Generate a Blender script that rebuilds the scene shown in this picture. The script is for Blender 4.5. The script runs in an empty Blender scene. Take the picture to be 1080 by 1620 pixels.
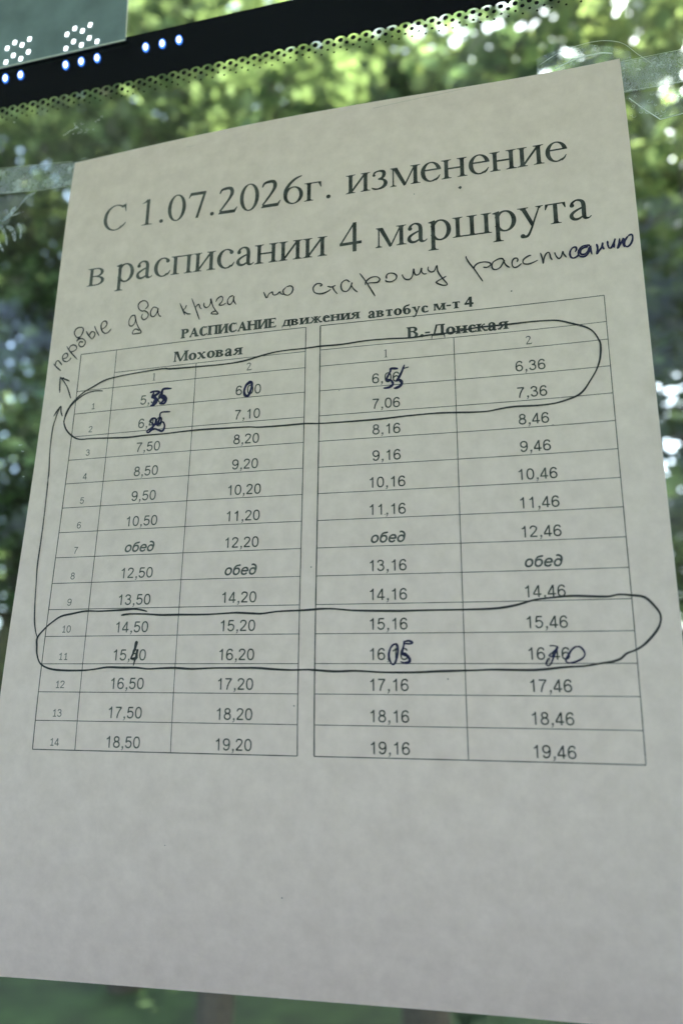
import bpy, math, random
from math import sin, cos, pi, radians, sqrt
from mathutils import Vector, Matrix, Quaternion

scene = bpy.context.scene
COL = scene.collection
# ------------------------------------------------------------------ camera, sky, sun, exposure
# World: X right along the sheet, Y out through the windscreen, Z up; the origin is the middle of the sheet.
SHEET_W, SHEET_H = 210.0, 297.0
cam = bpy.data.cameras.new('camera')
camo = bpy.data.objects.new('camera', cam); COL.objects.link(camo)
RX = Vector((0.97747642, 0.21082314, 0.00966671))
DN = Vector((-0.04472422, 0.2516915, -0.96677357))
FW = Vector((-0.20625127, 0.94456603, 0.25545141))
m = Matrix((RX, -DN, -FW)).transposed().to_4x4()
m.translation = Vector((0.0557686, -0.2136857, -0.0643779))
camo.matrix_world = m
cam.sensor_fit = 'VERTICAL'; cam.sensor_height = 36.0
cam.lens = 1130.025 / 1620.0 * 36.0
cam.clip_start = 0.01; cam.clip_end = 600
cam.dof.use_dof = True; cam.dof.focus_distance = 0.238; cam.dof.aperture_fstop = 25.1 / 3.5
scene.camera = camo

SUN_EL, SUN_AZ = 52.0, 62.0          # azimuth measured from +Y (out of the windscreen) towards +X
w = bpy.data.worlds.new('World'); scene.world = w; w.use_nodes = True
nt = w.node_tree; nt.nodes.clear()
sky = nt.nodes.new('ShaderNodeTexSky'); sky.sky_type = 'NISHITA'; sky.sun_disc = False
sky.sun_elevation = radians(SUN_EL); sky.sun_rotation = radians(SUN_AZ); sky.air_density = 0.7; sky.dust_density = 6.0; sky.ozone_density = 0.6
bg = nt.nodes.new('ShaderNodeBackground'); bg.inputs['Strength'].default_value = 0.13
ow = nt.nodes.new('ShaderNodeOutputWorld')
nt.links.new(sky.outputs[0], bg.inputs[0]); nt.links.new(bg.outputs[0], ow.inputs[0])
sl = bpy.data.lights.new('sun', 'SUN'); sl.energy = 3.8; sl.angle = radians(0.5); sl.color = (1, .95, .86)
so = bpy.data.objects.new('sun', sl); COL.objects.link(so)
sd = Vector((sin(radians(SUN_AZ)) * cos(radians(SUN_EL)), cos(radians(SUN_AZ)) * cos(radians(SUN_EL)), sin(radians(SUN_EL))))
so.rotation_euler = sd.to_track_quat('Z', 'Y').to_euler()
scene.view_settings.view_transform = 'Standard'; scene.view_settings.look = 'None'
scene.view_settings.exposure = 3.66; scene.view_settings.gamma = 1.0
scene.render.engine = 'CYCLES'
scene.cycles.max_bounces = 10; scene.cycles.transparent_max_bounces = 24; scene.cycles.transmission_bounces = 6
scene.cycles.use_denoising = True

# ------------------------------------------------------------------ materials
def mat(name):
    mm = bpy.data.materials.new(name); mm.use_nodes = True
    n = mm.node_tree; n.nodes.clear()
    o = n.nodes.new('ShaderNodeOutputMaterial')
    return mm, n, o
def N(n, t, **kw):
    x = n.nodes.new(t)
    for k, v in kw.items():
        if k in x.inputs.keys(): x.inputs[k].default_value = v
        else: setattr(x, k, v)
    return x
def noise(n, scale, detail=4, rough=.5, coord='Object', vec=None):
    tc = n.nodes.new('ShaderNodeTexCoord'); t = n.nodes.new('ShaderNodeTexNoise')
    t.inputs['Scale'].default_value = scale; t.inputs['Detail'].default_value = detail; t.inputs['Roughness'].default_value = rough
    if vec:
        mp = n.nodes.new('ShaderNodeMapping'); mp.inputs['Scale'].default_value = vec
        n.links.new(tc.outputs[coord], mp.inputs[0]); n.links.new(mp.outputs[0], t.inputs[0])
    else: n.links.new(tc.outputs[coord], t.inputs[0])
    return t.outputs['Fac']
def ramp(n, fac, stops):
    r = n.nodes.new('ShaderNodeValToRGB'); e = r.color_ramp.elements
    while len(e) < len(stops): e.new(.5)
    for i, (p, c) in enumerate(stops):
        e[i].position = p; e[i].color = (*c, 1) if len(c) == 3 else c
    n.links.new(fac, r.inputs[0]); return r.outputs[0]
def simple(name, col, rough=.6, spec=.5, metal=0, var=.12, scale=6, bump=0):
    mm, n, o = mat(name)
    p = N(n, 'ShaderNodeBsdfPrincipled'); p.inputs['Roughness'].default_value = rough; p.inputs['Metallic'].default_value = metal
    p.inputs['Specular IOR Level'].default_value = spec
    f = noise(n, scale)
    c = ramp(n, f, [(.3, tuple(v * (1 - var) for v in col)), (.7, tuple(min(1, v * (1 + var)) for v in col))])
    n.links.new(c, p.inputs['Base Color'])
    if bump:
        b = N(n, 'ShaderNodeBump'); b.inputs['Strength'].default_value = bump; b.inputs['Distance'].default_value = .002
        n.links.new(noise(n, scale * 30), b.inputs['Height']); n.links.new(b.outputs[0], p.inputs['Normal'])
    n.links.new(p.outputs[0], o.inputs[0]); return mm

def paper_mat():
    mm, n, o = mat('office_paper')
    cloud = noise(n, 150, 6, .68)
    fine = noise(n, 900, 3, .6)
    c1 = ramp(n, cloud, [(.3, (.79, .665, .605)), (.7, (.86, .73, .675))])
    t1 = ramp(n, cloud, [(.3, (.52, .48, .42)), (.7, (.75, .70, .62))])
    d = N(n, 'ShaderNodeBsdfDiffuse'); n.links.new(c1, d.inputs['Color'])
    t = N(n, 'ShaderNodeBsdfTranslucent'); n.links.new(t1, t.inputs['Color'])
    mx = N(n, 'ShaderNodeMixShader'); mx.inputs[0].default_value = .28
    n.links.new(d.outputs[0], mx.inputs[1]); n.links.new(t.outputs[0], mx.inputs[2])
    g = N(n, 'ShaderNodeBsdfGlossy'); g.inputs['Roughness'].default_value = .45
    m2 = N(n, 'ShaderNodeMixShader'); m2.inputs[0].default_value = .025
    n.links.new(mx.outputs[0], m2.inputs[1]); n.links.new(g.outputs[0], m2.inputs[2])
    b = N(n, 'ShaderNodeBump'); b.inputs['Strength'].default_value = .25; b.inputs['Distance'].default_value = .0001
    n.links.new(fine, b.inputs['Height'])
    b2 = N(n, 'ShaderNodeBump'); b2.inputs['Strength'].default_value = .5; b2.inputs['Distance'].default_value = .0008
    n.links.new(noise(n, 22, 3, .5), b2.inputs['Height']); n.links.new(b.outputs[0], b2.inputs['Normal'])
    n.links.new(b2.outputs[0], d.inputs['Normal']); n.links.new(b2.outputs[0], g.inputs['Normal'])
    n.links.new(m2.outputs[0], o.inputs[0]); return mm
def toner_mat(name, lo, hi, scale=260, fade=False):
    mm, n, o = mat(name)
    d = N(n, 'ShaderNodeBsdfPrincipled'); d.inputs['Roughness'].default_value = .55; d.inputs['Specular IOR Level'].default_value = .3
    f = noise(n, scale, 6, .7)
    if fade:   # the printer's toner runs thin towards the left margin
        tc = N(n, 'ShaderNodeTexCoord'); s = N(n, 'ShaderNodeSeparateXYZ'); n.links.new(tc.outputs['Object'], s.inputs[0])
        mr = N(n, 'ShaderNodeMapRange'); mr.inputs['From Min'].default_value = -.10; mr.inputs['From Max'].default_value = .0
        mr.inputs['To Min'].default_value = .27; mr.inputs['To Max'].default_value = 0.0
        n.links.new(s.outputs[0], mr.inputs['Value'])
        a = N(n, 'ShaderNodeMath', operation='ADD'); n.links.new(f, a.inputs[0]); n.links.new(mr.outputs[0], a.inputs[1]); f = a.outputs[0]
    c = ramp(n, f, [(.38, lo), (.85, hi)])
    n.links.new(c, d.inputs['Base Color']); n.links.new(d.outputs[0], o.inputs[0]); return mm

M = {}
M['paper'] = paper_mat()
M['toner'] = toner_mat('printer_toner', (.014, .018, .015), (.13, .14, .125), fade=True)
M['toner_grey'] = toner_mat('grey_toner', (.045, .05, .045), (.15, .16, .145), fade=True)
M['toner_line'] = toner_mat('toner_lines', (.025, .03, .026), (.14, .15, .14), 120)
M['pen_black'] = toner_mat('black_pen_ink', (.018, .02, .022), (.06, .065, .07), 500)
M['pen_blue'] = toner_mat('blue_black_pen_ink', (.010, .010, .036), (.028, .028, .11), 500)

def glass_mat():
    mm, n, o = mat('window_glass')
    t = N(n, 'ShaderNodeBsdfTransparent'); t.inputs['Color'].default_value = (.90, .965, .93, 1)
    g = N(n, 'ShaderNodeBsdfGlossy'); g.inputs['Roughness'].default_value = .0
    f = N(n, 'ShaderNodeFresnel'); f.inputs['IOR'].default_value = 1.2
    mx = N(n, 'ShaderNodeMixShader'); n.links.new(f.outputs[0], mx.inputs[0])
    n.links.new(t.outputs[0], mx.inputs[1]); n.links.new(g.outputs[0], mx.inputs[2])
    # a thin film of dust on the pane
    d = N(n, 'ShaderNodeBsdfTranslucent'); d.inputs['Color'].default_value = (.75, .85, .82, 1)
    m2 = N(n, 'ShaderNodeMixShader')
    r = ramp(n, noise(n, 14, 5, .6), [(.4, (.0002,) * 3), (.8, (.0035,) * 3)])
    n.links.new(r, m2.inputs[0]); n.links.new(mx.outputs[0], m2.inputs[1]); n.links.new(d.outputs[0], m2.inputs[2])
    n.links.new(m2.outputs[0], o.inputs[0]); return mm
M['glass'] = glass_mat()
def tape_mat(name, scale, haze, bumpd, tint=(.86, .93, .92)):
    mm, n, o = mat(name)
    t = N(n, 'ShaderNodeBsdfTransparent'); t.inputs['Color'].default_value = (*tint, 1)
    d = N(n, 'ShaderNodeBsdfTranslucent'); d.inputs['Color'].default_value = (.8, .86, .9, 1)
    d2 = N(n, 'ShaderNodeBsdfDiffuse'); d2.inputs['Color'].default_value = (.62, .74, .82, 1)
    md = N(n, 'ShaderNodeMixShader'); md.inputs[0].default_value = .45
    n.links.new(d.outputs[0], md.inputs[1]); n.links.new(d2.outputs[0], md.inputs[2])
    f = noise(n, scale, 7, .68)
    r = ramp(n, f, [(.40, (haze * .45,) * 3), (.5, (haze,) * 3), (.54, (haze * .6,) * 3), (.64, (min(1, haze * 1.7),) * 3)])
    mx = N(n, 'ShaderNodeMixShader'); n.links.new(r, mx.inputs[0])
    n.links.new(t.outputs[0], mx.inputs[1]); n.links.new(md.outputs[0], mx.inputs[2])
    g = N(n, 'ShaderNodeBsdfGlossy'); g.inputs['Roughness'].default_value = .12
    b = N(n, 'ShaderNodeBump'); b.inputs['Strength'].default_value = 1; b.inputs['Distance'].default_value = bumpd
    n.links.new(f, b.inputs['Height']); n.links.new(b.outputs[0], g.inputs['Normal'])
    m2 = N(n, 'ShaderNodeMixShader'); m2.inputs[0].default_value = .07
    n.links.new(mx.outputs[0], m2.inputs[1]); n.links.new(g.outputs[0], m2.inputs[2])
    n.links.new(m2.outputs[0], o.inputs[0]); return mm
M['tape'] = tape_mat('clear_tape', 110, .42, .0006, (.80, .88, .88))
M['tape_bubbly'] = tape_mat('bubbly_tape', 380, .38, .0010, (.88, .93, .88))
M['film'] = tape_mat('thin_film', 300, .2, .0006, (.93, .97, .95))
M['crumple'] = tape_mat('crumpled_film', 220, .55, .0010, (.84, .92, .96))
M['film_edge'] = simple('film_edge', (.62, .70, .66), .25)
M['frit'] = simple('black_ceramic_frit', (.006, .008, .011), .22, .5, var=.3)
M['black'] = simple('black_plastic', (.012, .014, .018), .35, .5, var=.3)
M['display'] = simple('display_face', (.16, .23, .25), .3, .5, var=.25, scale=60)
def emis(name, col, s):
    mm, n, o = mat(name); e = N(n, 'ShaderNodeEmission'); e.inputs['Color'].default_value = (*col, 1); e.inputs['Strength'].default_value = s
    n.links.new(e.outputs[0], o.inputs[0]); return mm
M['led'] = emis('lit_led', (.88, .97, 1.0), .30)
M['led_rim'] = emis('blue_led_rim', (.07, .25, .95), .16)  # blurred blue halo of the lamp reflections, given as emission
M['grey'] = simple('grey_trim', (.10, .105, .11), .6, var=.15, bump=.3)
M['light_grey'] = simple('light_grey_panel', (.55, .56, .55), .6, var=.08)
M['crease'] = simple('crease', (.42, .40, .34), .8)
M['headliner'] = simple('dark_headliner', (.05, .052, .055), .9, var=.1)  # dark face of the strip added against reflections in the glass
M['body'] = simple('white_paint', (.75, .76, .75), .3, var=.05)
M['rubber'] = simple('black_rubber', (.02, .02, .02), .7, var=.2)
M['asphalt'] = simple('asphalt', (.05, .05, .052), .9, var=.3, scale=30, bump=.5)
M['kerb'] = simple('kerb_stone', (.3, .3, .29), .85, var=.2, scale=20)
M['grass'] = simple('lawn', (.045, .085, .02), .9, var=.5, scale=3)
M['bark'] = simple('bark', (.07, .055, .04), .9, var=.4, scale=25, bump=1)
def leaf_mat(name, base, trans, tf=.45):
    mm, n, o = mat(name)
    gi = N(n, 'ShaderNodeNewGeometry')
    r1 = ramp(n, gi.outputs['Random Per Island'], [(0, tuple(v * .55 for v in base)), (1, tuple(v * 1.5 for v in base))])
    r2 = ramp(n, gi.outputs['Random Per Island'], [(0, tuple(v * .35 for v in trans)), (.7, tuple(v * .75 for v in trans)), (.86, tuple(v * 1.0 for v in trans)), (1, tuple(min(.9, v * 2.2 + .08) for v in trans))])  # palest few leaves carry the canopy's bright highlights in their colour
    d = N(n, 'ShaderNodeBsdfDiffuse'); n.links.new(r1, d.inputs[0])
    t = N(n, 'ShaderNodeBsdfTranslucent'); n.links.new(r2, t.inputs[0])
    mx = N(n, 'ShaderNodeMixShader'); mx.inputs[0].default_value = tf
    n.links.new(d.outputs[0], mx.inputs[1]); n.links.new(t.outputs[0], mx.inputs[2])
    g = N(n, 'ShaderNodeBsdfGlossy'); g.inputs['Roughness'].default_value = .3
    m2 = N(n, 'ShaderNodeMixShader'); m2.inputs[0].default_value = .07
    n.links.new(mx.outputs[0], m2.inputs[1]); n.links.new(g.outputs[0], m2.inputs[2])
    n.links.new(m2.outputs[0], o.inputs[0]); return mm
M['leaf'] = leaf_mat('linden_leaf', (.036, .080, .030), (.20, .27, .09))
M['leaf_light'] = leaf_mat('light_leaf', (.055, .11, .028), (.28, .34, .10))
M['leaf_dark'] = leaf_mat('dark_leaf', (.026, .058, .032), (.12, .18, .07))

# ------------------------------------------------------------------ object helpers
def link(o, parent=None):
    COL.objects.link(o)
    if parent: o.parent = parent
    return o
def mesh(name, verts, faces, material, parent=None, smooth=False):
    me = bpy.data.meshes.new(name); me.from_pydata([tuple(v) for v in verts], [], faces); me.update()
    if material: me.materials.append(material)
    if smooth: me.polygons.foreach_set('use_smooth', [True] * len(me.polygons))
    return link(bpy.data.objects.new(name, me), parent)
def empty(name, loc=(0, 0, 0)):
    o = bpy.data.objects.new(name, None); o.location = loc; return link(o)
def tag(o, label=None, cat=None, group=None, kind=None):
    if label: o['label'] = label
    if cat: o['category'] = cat
    if group: o['group'] = group
    if kind: o['kind'] = kind
    return o
class MB:
    def __init__(s): s.v = []; s.f = []
    def box(s, x0, x1, y0, y1, z0, z1):
        b = len(s.v)
        s.v += [(x, y, z) for z in (z0, z1) for y in (y0, y1) for x in (x0, x1)]
        s.f += [tuple(b + i for i in q) for q in ((0, 2, 3, 1), (4, 5, 7, 6), (0, 1, 5, 4), (2, 6, 7, 3), (0, 4, 6, 2), (1, 3, 7, 5))]
        return s
    def build(s, name, material, parent=None, bev=0):
        o = mesh(name, s.v, s.f, material, parent)
        if bev:
            md = o.modifiers.new('b', 'BEVEL'); md.width = bev; md.segments = 2
        return o

# ------------------------------------------------------------------ the sheet's own surface (mm on the sheet -> metres in the world)
Q = [-0.45160633, -0.69387083, 0.47580498, 0.34719683, 0.4056876, -0.34704092, -1.81852955, 0.42022185, -1.98176975]
def surf(u, v):
    x = (u - 105) / 105; y = (v - 148) / 148
    q = Q
    return 5 * (q[0]*x*x + q[1]*x*y + q[2]*y*y + q[3]*x**3 + q[4]*x*x*y + q[5]*x*y*y + q[6]*y**3 + q[7]*x**4 + q[8]*y**4)
def P(u, v, off=0.0):
    return ((u - 105) / 1000, -(surf(u, v) + off) / 1000, -(v - 148) / 1000)
def zg(u, v): return -4.4 + 5.5 * u / 210 - 20.5 * v / 297
def GP(u, v, off=0.0):     # a point on the inner face of the windscreen
    return ((u - 105) / 1000, -(zg(u, v) + off) / 1000, -(v - 148) / 1000)

class Ink:
    """Flat pieces laid on the sheet; every piece sits a few microns above the one before."""
    lift = 0
    def __init__(s): s.v = []; s.f = []; s.k = 0
    def off(s):
        s.k += 1; return 0.05 + 0.003 * (s.k % 23)
    def poly(s, pts):
        o = s.off() + Ink.lift; b = len(s.v); s.v += [P(u, v, o) for u, v in pts]; s.f.append(tuple(range(b, b + len(pts))))
    def strip(s, L, R, closed=False):
        o = s.off() + Ink.lift; b = len(s.v); n = len(L)
        for a, c in zip(L, R): s.v += [P(a[0], a[1], o), P(c[0], c[1], o)]
        for i in range(n - (0 if closed else 1)):
            j = (i + 1) % n
            s.f.append((b + 2*i, b + 2*i + 1, b + 2*j + 1, b + 2*j))
    def build(s, name, material, parent): return mesh(name, s.v, s.f, material, parent)
def catmull(pts, n=6):
    if len(pts) < 3: return [tuple(map(float, p)) for p in pts]
    out = []
    e = [tuple(2 * a - b for a, b in zip(pts[0], pts[1]))] + list(pts) + [tuple(2 * a - b for a, b in zip(pts[-1], pts[-2]))]
    for i in range(1, len(e) - 2):
        p0, p1, p2, p3 = e[i-1], e[i], e[i+1], e[i+2]
        for k in range(n):
            t = k / n
            out.append(tuple(.5 * (2*b + (c - a) * t + (2*a - 5*b + 4*c - d) * t*t + (3*b - a - 3*c + d) * t**3) for a, b, c, d in zip(p0, p1, p2, p3)))
    out.append(tuple(map(float, pts[-1]))); return out
def ribbon(pts):    # pts (x, y, width) -> left and right outlines, rounded ends
    L, R = [], []
    n = len(pts)
    for i, (x, y, wd) in enumerate(pts):
        a = pts[max(0, i - 1)]; c = pts[min(n - 1, i + 1)]
        dx, dy = c[0] - a[0], c[1] - a[1]; l = sqrt(dx*dx + dy*dy) or 1
        nx, ny = -dy / l * wd / 2, dx / l * wd / 2
        L.append((x + nx, y + ny)); R.append((x - nx, y - ny))
    return L, R
# ------------------------------------------------------------------ lettering: glyphs drawn as flat pieces
# every glyph is a list of ('p', points) polygons and ('s', left, right) strips in units of 1/1000 em, y up
class Serif:
    def __init__(s, S, h, t, grow=0):
        s.S, s.h, s.t, s.g = S, h, t, grow
        s.cache = {}
    def rect(s, x0, y0, x1, y1): return ('p', [(x0, y0), (x1, y0), (x1, y1), (x0, y1)])
    def stroke(s, pts, n=7):
        return ('s',) + ribbon(catmull(pts, n))
    def arc(s, cx, cy, rx, ry, a0, a1, W, H, n=26):
        """part of a ring: side strokes W thick, top and bottom H thick"""
        L, R = [], []
        for i in range(n + 1):
            a = radians(a0 + (a1 - a0) * i / n)
            L.append((cx + rx * cos(a), cy + ry * sin(a))); R.append((cx + (rx - W) * cos(a), cy + (ry - H) * sin(a)))
        return ('s', L, R)
    def ball(s, cx, cy, r): return ('p', [(cx + r * cos(a * pi / 8), cy + r * sin(a * pi / 8)) for a in range(16)])
    def ser(s, xc, y, up, L=None, S=None):
        """a bracketed slab serif centred on a stem; up=1 rises from y, -1 hangs below y"""
        S = S or s.S; L = L or S / 2 + 62 + s.g * 8; t = s.t; b = 30
        k = up
        return ('p', [(xc - L, y), (xc + L, y), (xc + L, y + k*t*.6), (xc + S/2 + 14, y + k*t), (xc + S/2, y + k*(t + b)), (xc - S/2, y + k*(t + b)), (xc - S/2 - 14, y + k*t), (xc - L, y + k*t*.6)])
    def stem(s, xc, y0, y1, b=True, t=True, S=None):
        S = S or s.S
        o = [s.rect(xc - S/2, y0, xc + S/2, y1)]
        if b: o.append(s.ser(xc, y0, 1, S=S))
        if t: o.append(s.ser(xc, y1, -1, S=S))
        return o
    def glyph(s, c):
        if c not in s.cache: s.cache[c] = s.make(c)
        return s.cache[c]
    def make(s, c):
        S, h, t = s.S, s.h, s.t; g = s.g; X = 450
        C = 662
        line = lambda x0, y0, x1, y1, wd: ('p', [(x0 - wd/2, y0), (x0 + wd/2, y0), (x1 + wd/2, y1), (x1 - wd/2, y1)])
        if c == ' ': return 250, []
        if c == '.': return 250, [s.ball(125, 44 + g*40, 48 + g*50)]
        if c == '-': return 333, [s.rect(38, 195, 290, 195 + 55 + g*40)]
        if c in 'Сс':
            if c == 'С': w_, cx, cy, rx, ry, xh = 667, 350, 331, 322, 345, 1
            else: w_, cx, cy, rx, ry, xh = 444 + g*20, 245, 222, 218, 238, 0
            o = [s.arc(cx, cy, rx, ry, 48 if xh else 52, 312, S*1.15, h, 40)]
            if xh: o += [('p', [(cx+195, cy+322), (cx+245, cy+345), (cx+262, cy+130), (cx+240, cy+130), (cx+215, cy+250), (cx+120, cy+300)]),
                         s.stroke([(cx+190, cy-250, h+20), (cx+240, cy-205, h), (cx+272, cy-160, 18)])]
            else: o += [s.ball(cx + 115, cy + 145, 47 + g*14), s.stroke([(cx+110, cy-190, h+24), (cx+150, cy-155, h+6), (cx+185, cy-95, 16)])]
            return w_, o
        if c == 'о': return 500 + g*40, [s.arc(250 + g*20, 222, 225 + g*15, 238, 0, 360, S*1.1, h, 40)]
        if c in 'е':
            cx, cy, rx, ry = 235, 222, 212 + g*8, 238
            return 444 + g*20, [s.arc(cx, cy, rx, ry, 8, 300, S*1.12, h, 40), s.rect(cx - rx + S*.6, cy + 28, cx + rx - 6, cy + 28 + h + 6),
                         s.stroke([(cx+85, cy-205, h+26), (cx+140, cy-165, h+8), (cx+183, cy-95, 16)])]
        if c == 'и':
            a, b_ = 105 + g*8, 425 + g*25
            return 535 + g*40, s.stem(a, 0, X) + s.stem(b_, 0, X) + [line(a + S*.3, 40, b_ - S*.3, X - 40, h + 26)]
        if c == 'н':
            a, b_ = 105 + g*8, 425 + g*25
            return 535 + g*40, s.stem(a, 0, X) + s.stem(b_, 0, X) + [s.rect(a, 212, b_, 212 + h + 8)]
        if c == 'п':
            a, b_ = 105 + g*8, 425 + g*25
            return 535 + g*40, s.stem(a, 0, X) + s.stem(b_, 0, X) + [s.rect(a, X - t*1.15, b_, X - 1)]
        if c == 'ш':
            return 773, s.stem(105, 0, X) + s.stem(386, 0, X) + s.stem(667, 0, X) + [s.rect(105, 1, 667, t*1.15)]
        if c == 'м':
            a, b_ = 82 + g*10, 545 + g*30
            return 633 + g*50, [s.rect(a - h/2, 0, a + h/2, X), s.ser(a, 0, 1, 68, h), s.ser(a, X, -1, 60, h)] + s.stem(b_, 0, X) + [
                ('p', [(a - h/2, X), (a + S*1.05, X), (350 + g*20, 40), (318 + g*10, -12), (300 + g*10, -12)]), line(322 + g*12, 0, b_ - S*.2, X - 15, h + 6)]
        if c == 'т':
            x = 218 + g*20
            return 437 + g*40, s.stem(x, 0, X, True, False) + [s.rect(x - 188 - g*8, X - t*1.15, x + 188 + g*8, X - 1),
                ('p', [(x - 188 - g*8, X), (x - 198 - g*8, X - 125), (x - 178 - g*8, X - 125), (x - 130, X - t)]), ('p', [(x + 188 + g*8, X), (x + 130, X - t), (x + 178 + g*8, X - 125), (x + 198 + g*8, X - 125)])]
        if c == 'г':
            return 410, s.stem(105, 0, X) + [s.rect(105, X - t*1.15, 370, X - 1), ('p', [(370, X), (310, X - t), (360, X - 135), (382, X - 135)])]
        if c == 'р':
            return 500 + g*40, s.stem(112, -217, X - 30, True, False) + [('p', [(112 - S/2, X - 60), (112 + S/2, X - 60), (112 + S/2, X + 10), (18, X - 28), (18, X - 45)]),
                s.arc(258 + g*10, 222, 215 + g*15, 238, -158, 158, S*1.12, h + 6, 36)]
        if c == 'а':
            return 444 + g*40, [s.stroke([(82, 330, S*.9), (105, 395, h + 20), (180, 440, h + 6), (265, 415, h + 30), (303, 330, S), (303, 90, S), (325, 30, S*.8), (385, 22, h), (435, 62, 20)]),
                s.ball(92, 335, 44 + g*12), s.stroke([(300, 272, h + 4), (185, 225, h + 14), (90, 160, S*.75), (72, 90, S*.95), (120, 32, S*.75), (200, 30, h + 16), (300, 88, h)])]
        if c == 'в':
            return 475 + g*50, s.stem(105, 0, X) + [s.arc(235, 335, 180 + g*10, 115, -90, 90, S, h, 20), s.rect(105, X - h - 1, 236, X - 1), s.rect(105, 222, 250, 222 + h),
                s.arc(240, 120, 205 + g*12, 120, -90, 90, S*1.05, h, 20), s.rect(105, 0, 241, h)]
        if c == 'з':
            return 396, [s.stroke([(60, 335, h), (85, 405, h + 10), (170, 438, h + 8), (265, 415, h + 40), (285, 345, S), (250, 270, h + 30), (160, 240, h)]), s.ball(72, 345, 32),
                s.stroke([(160, 240, h), (270, 215, h + 20), (318, 130, S*1.05), (270, 45, h + 40), (160, 5, h + 6), (70, 20, h + 10), (20, 55, 18)])]
        if c == 'у':
            return 500 + g*20, [('p', [(60, X - 8), (60 + S*1.15, X - 8), (300, 90), (268, -15)]), s.ser(105 + g*8, X, -1, 105), s.ser(420, X, -1, 72, h),
                s.stroke([(422, X - 10, h), (330, 190, h + 6), (240, -60, h + 12), (175, -175, h + 24), (100, -190, h + 30)]), s.ball(82, -172, 48 + g*8)]
        if c == 'я':
            return 500 + g*50, s.stem(405, 0, X) + [s.arc(240, 335, 180, 115, 90, 270, S, h, 20), s.rect(239, X - h - 1, 405, X - 1), s.rect(239, 220, 405, 220 + h), line(75, 8, 250, 222, S*.85), s.ser(80, 0, 1, 80)]
        if c == 'х':
            return 500 + g*30, [line(410, 0, 95, X, S*1.1), line(80, 0, 405, X, h + 8), s.ser(95, X, -1, 100), s.ser(405, X, -1, 75, h), s.ser(85, 0, 1, 75, h), s.ser(410, 0, 1, 100)]
        if c == 'к':
            return 490 + g*50, s.stem(105, 0, X) + [line(150, 210, 330, 400, h + 20), s.ball(365, 400, 38 + g*8), ('p', [(180, 250), (270, 275), (470, 20), (470, 0), (370, 0)]), s.ser(440, 0, 1, 90), s.rect(105, 205, 200, 205 + h)]
        if c == 'ж':
            return 690 + g*60, s.stem(372, 0, X) + [s.rect(240, 205, 510, 205 + h)] + [
                ('p', [(372 + k*60, 240), (372 + k*150, 270), (372 + k*330, 20), (372 + k*330, 0), (372 + k*235, 0)]) for k in (-1, 1)] + [
                line(372 + k*90, 230, 372 + k*215, 400, h + 20) for k in (-1, 1)] + [s.ball(372 + k*245, 402, 44) for k in (-1, 1)] + [s.ser(372 + k*290, 0, 1, 80) for k in (-1, 1)]
        if c == 'б':
            return 500 + g*40, [s.arc(262, 200, 225, 215, 0, 360, S*1.1, h, 36), s.stroke([(85, 230, S), (88, 380, S*.9), (150, 520, S*.7), (260, 570, S*.7), (360, 590, S*.6), (400, 650, h)])]
        if c in 'дД':
            k = 1 if c == 'д' else 1.47
            wd = 540 if c == 'д' else 730
            a = 120*k if c == 'д' else 150; b_ = wd - 135*(.9 if c == 'д' else 1.1); T = X if c == 'д' else C
            return wd, [s.rect(b_ - S/2, 0, b_ + S/2, T), line(a, 20, wd*.42, T, h + 22), s.rect(wd*.36, T - t*1.15, b_ + S/2 + 62, T - 1), s.rect(24, 1, wd - 20, t*1.2),
                ('p', [(24, t), (24, -140*k*.9), (48, -140*k*.9), (90, t)]), ('p', [(wd - 20, t), (wd - 20, -140*k*.9), (wd - 44, -140*k*.9), (wd - 90, t)])]
        if c == 'Р':
            return 590, s.stem(120, 0, C) + [s.arc(320, 490, 225, 172, -90, 90, S*1.05, h, 22), s.rect(120, C - h - 1, 321, C - 1), s.rect(120, 318, 321, 318 + h)]
        if c == 'А':
            return 700, [('p', [(330, C + 8), (395, C + 8), (650, 10), (650 - S*1.25, 10), (308, 540)]), line(82, 10, 345, C - 20, h + 8), s.rect(170, 205, 520, 205 + h), s.ser(85, 0, 1, 85, h), s.ser(590, 0, 1, 110)]
        if c in 'ПИН':
            a, b_ = 125, 595
            o = s.stem(a, 0, C) + s.stem(b_, 0, C)
            if c == 'П': o.append(s.rect(a, C - t*1.2, b_, C - 1))
            if c == 'И': o.append(line(a + S*.3, 60, b_ - S*.3, C - 60, h + 40))
            if c == 'Н': o.append(s.rect(a, 310, b_, 310 + h + 4))
            return 720, o
        if c == 'Е':
            return 600, s.stem(125, 0, C) + [s.rect(125, C - t*1.1, 530, C - 1), s.rect(125, 310, 400, 310 + h + 4), s.rect(125, 1, 540, t*1.1),
                ('p', [(530, C), (450, C - t), (515, C - 150), (540, C - 150)]), ('p', [(540, 0), (565, 165), (540, 165), (460, t)]), s.rect(388, 240, 412, 430)]
        if c == 'М':
            return 880, [s.rect(112 - h/2, 0, 112 + h/2, C), s.ser(112, 0, 1, 90, h), s.ser(112, C, -1, 90, h)] + s.stem(765, 0, C) + [
                ('p', [(90, C), (90 + S*1.25, C), (470, 70), (430, -8), (400, -8)]), line(428, 0, 745, C - 10, h + 14)]
        if c == 'В':
            return 640, s.stem(120, 0, C) + [s.arc(320, 500, 215, 162, -90, 90, S*1.05, h, 22), s.rect(120, C - h - 1, 321, C - 1), s.rect(120, 338, 330, 338 + h),
                s.arc(330, 182, 245, 182, -90, 90, S*1.1, h, 22), s.rect(120, 0, 331, h)]
        if c == '0': return 500, [s.arc(250, 331, 224, 345, 0, 360, S*1.1, h, 44)]
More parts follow.
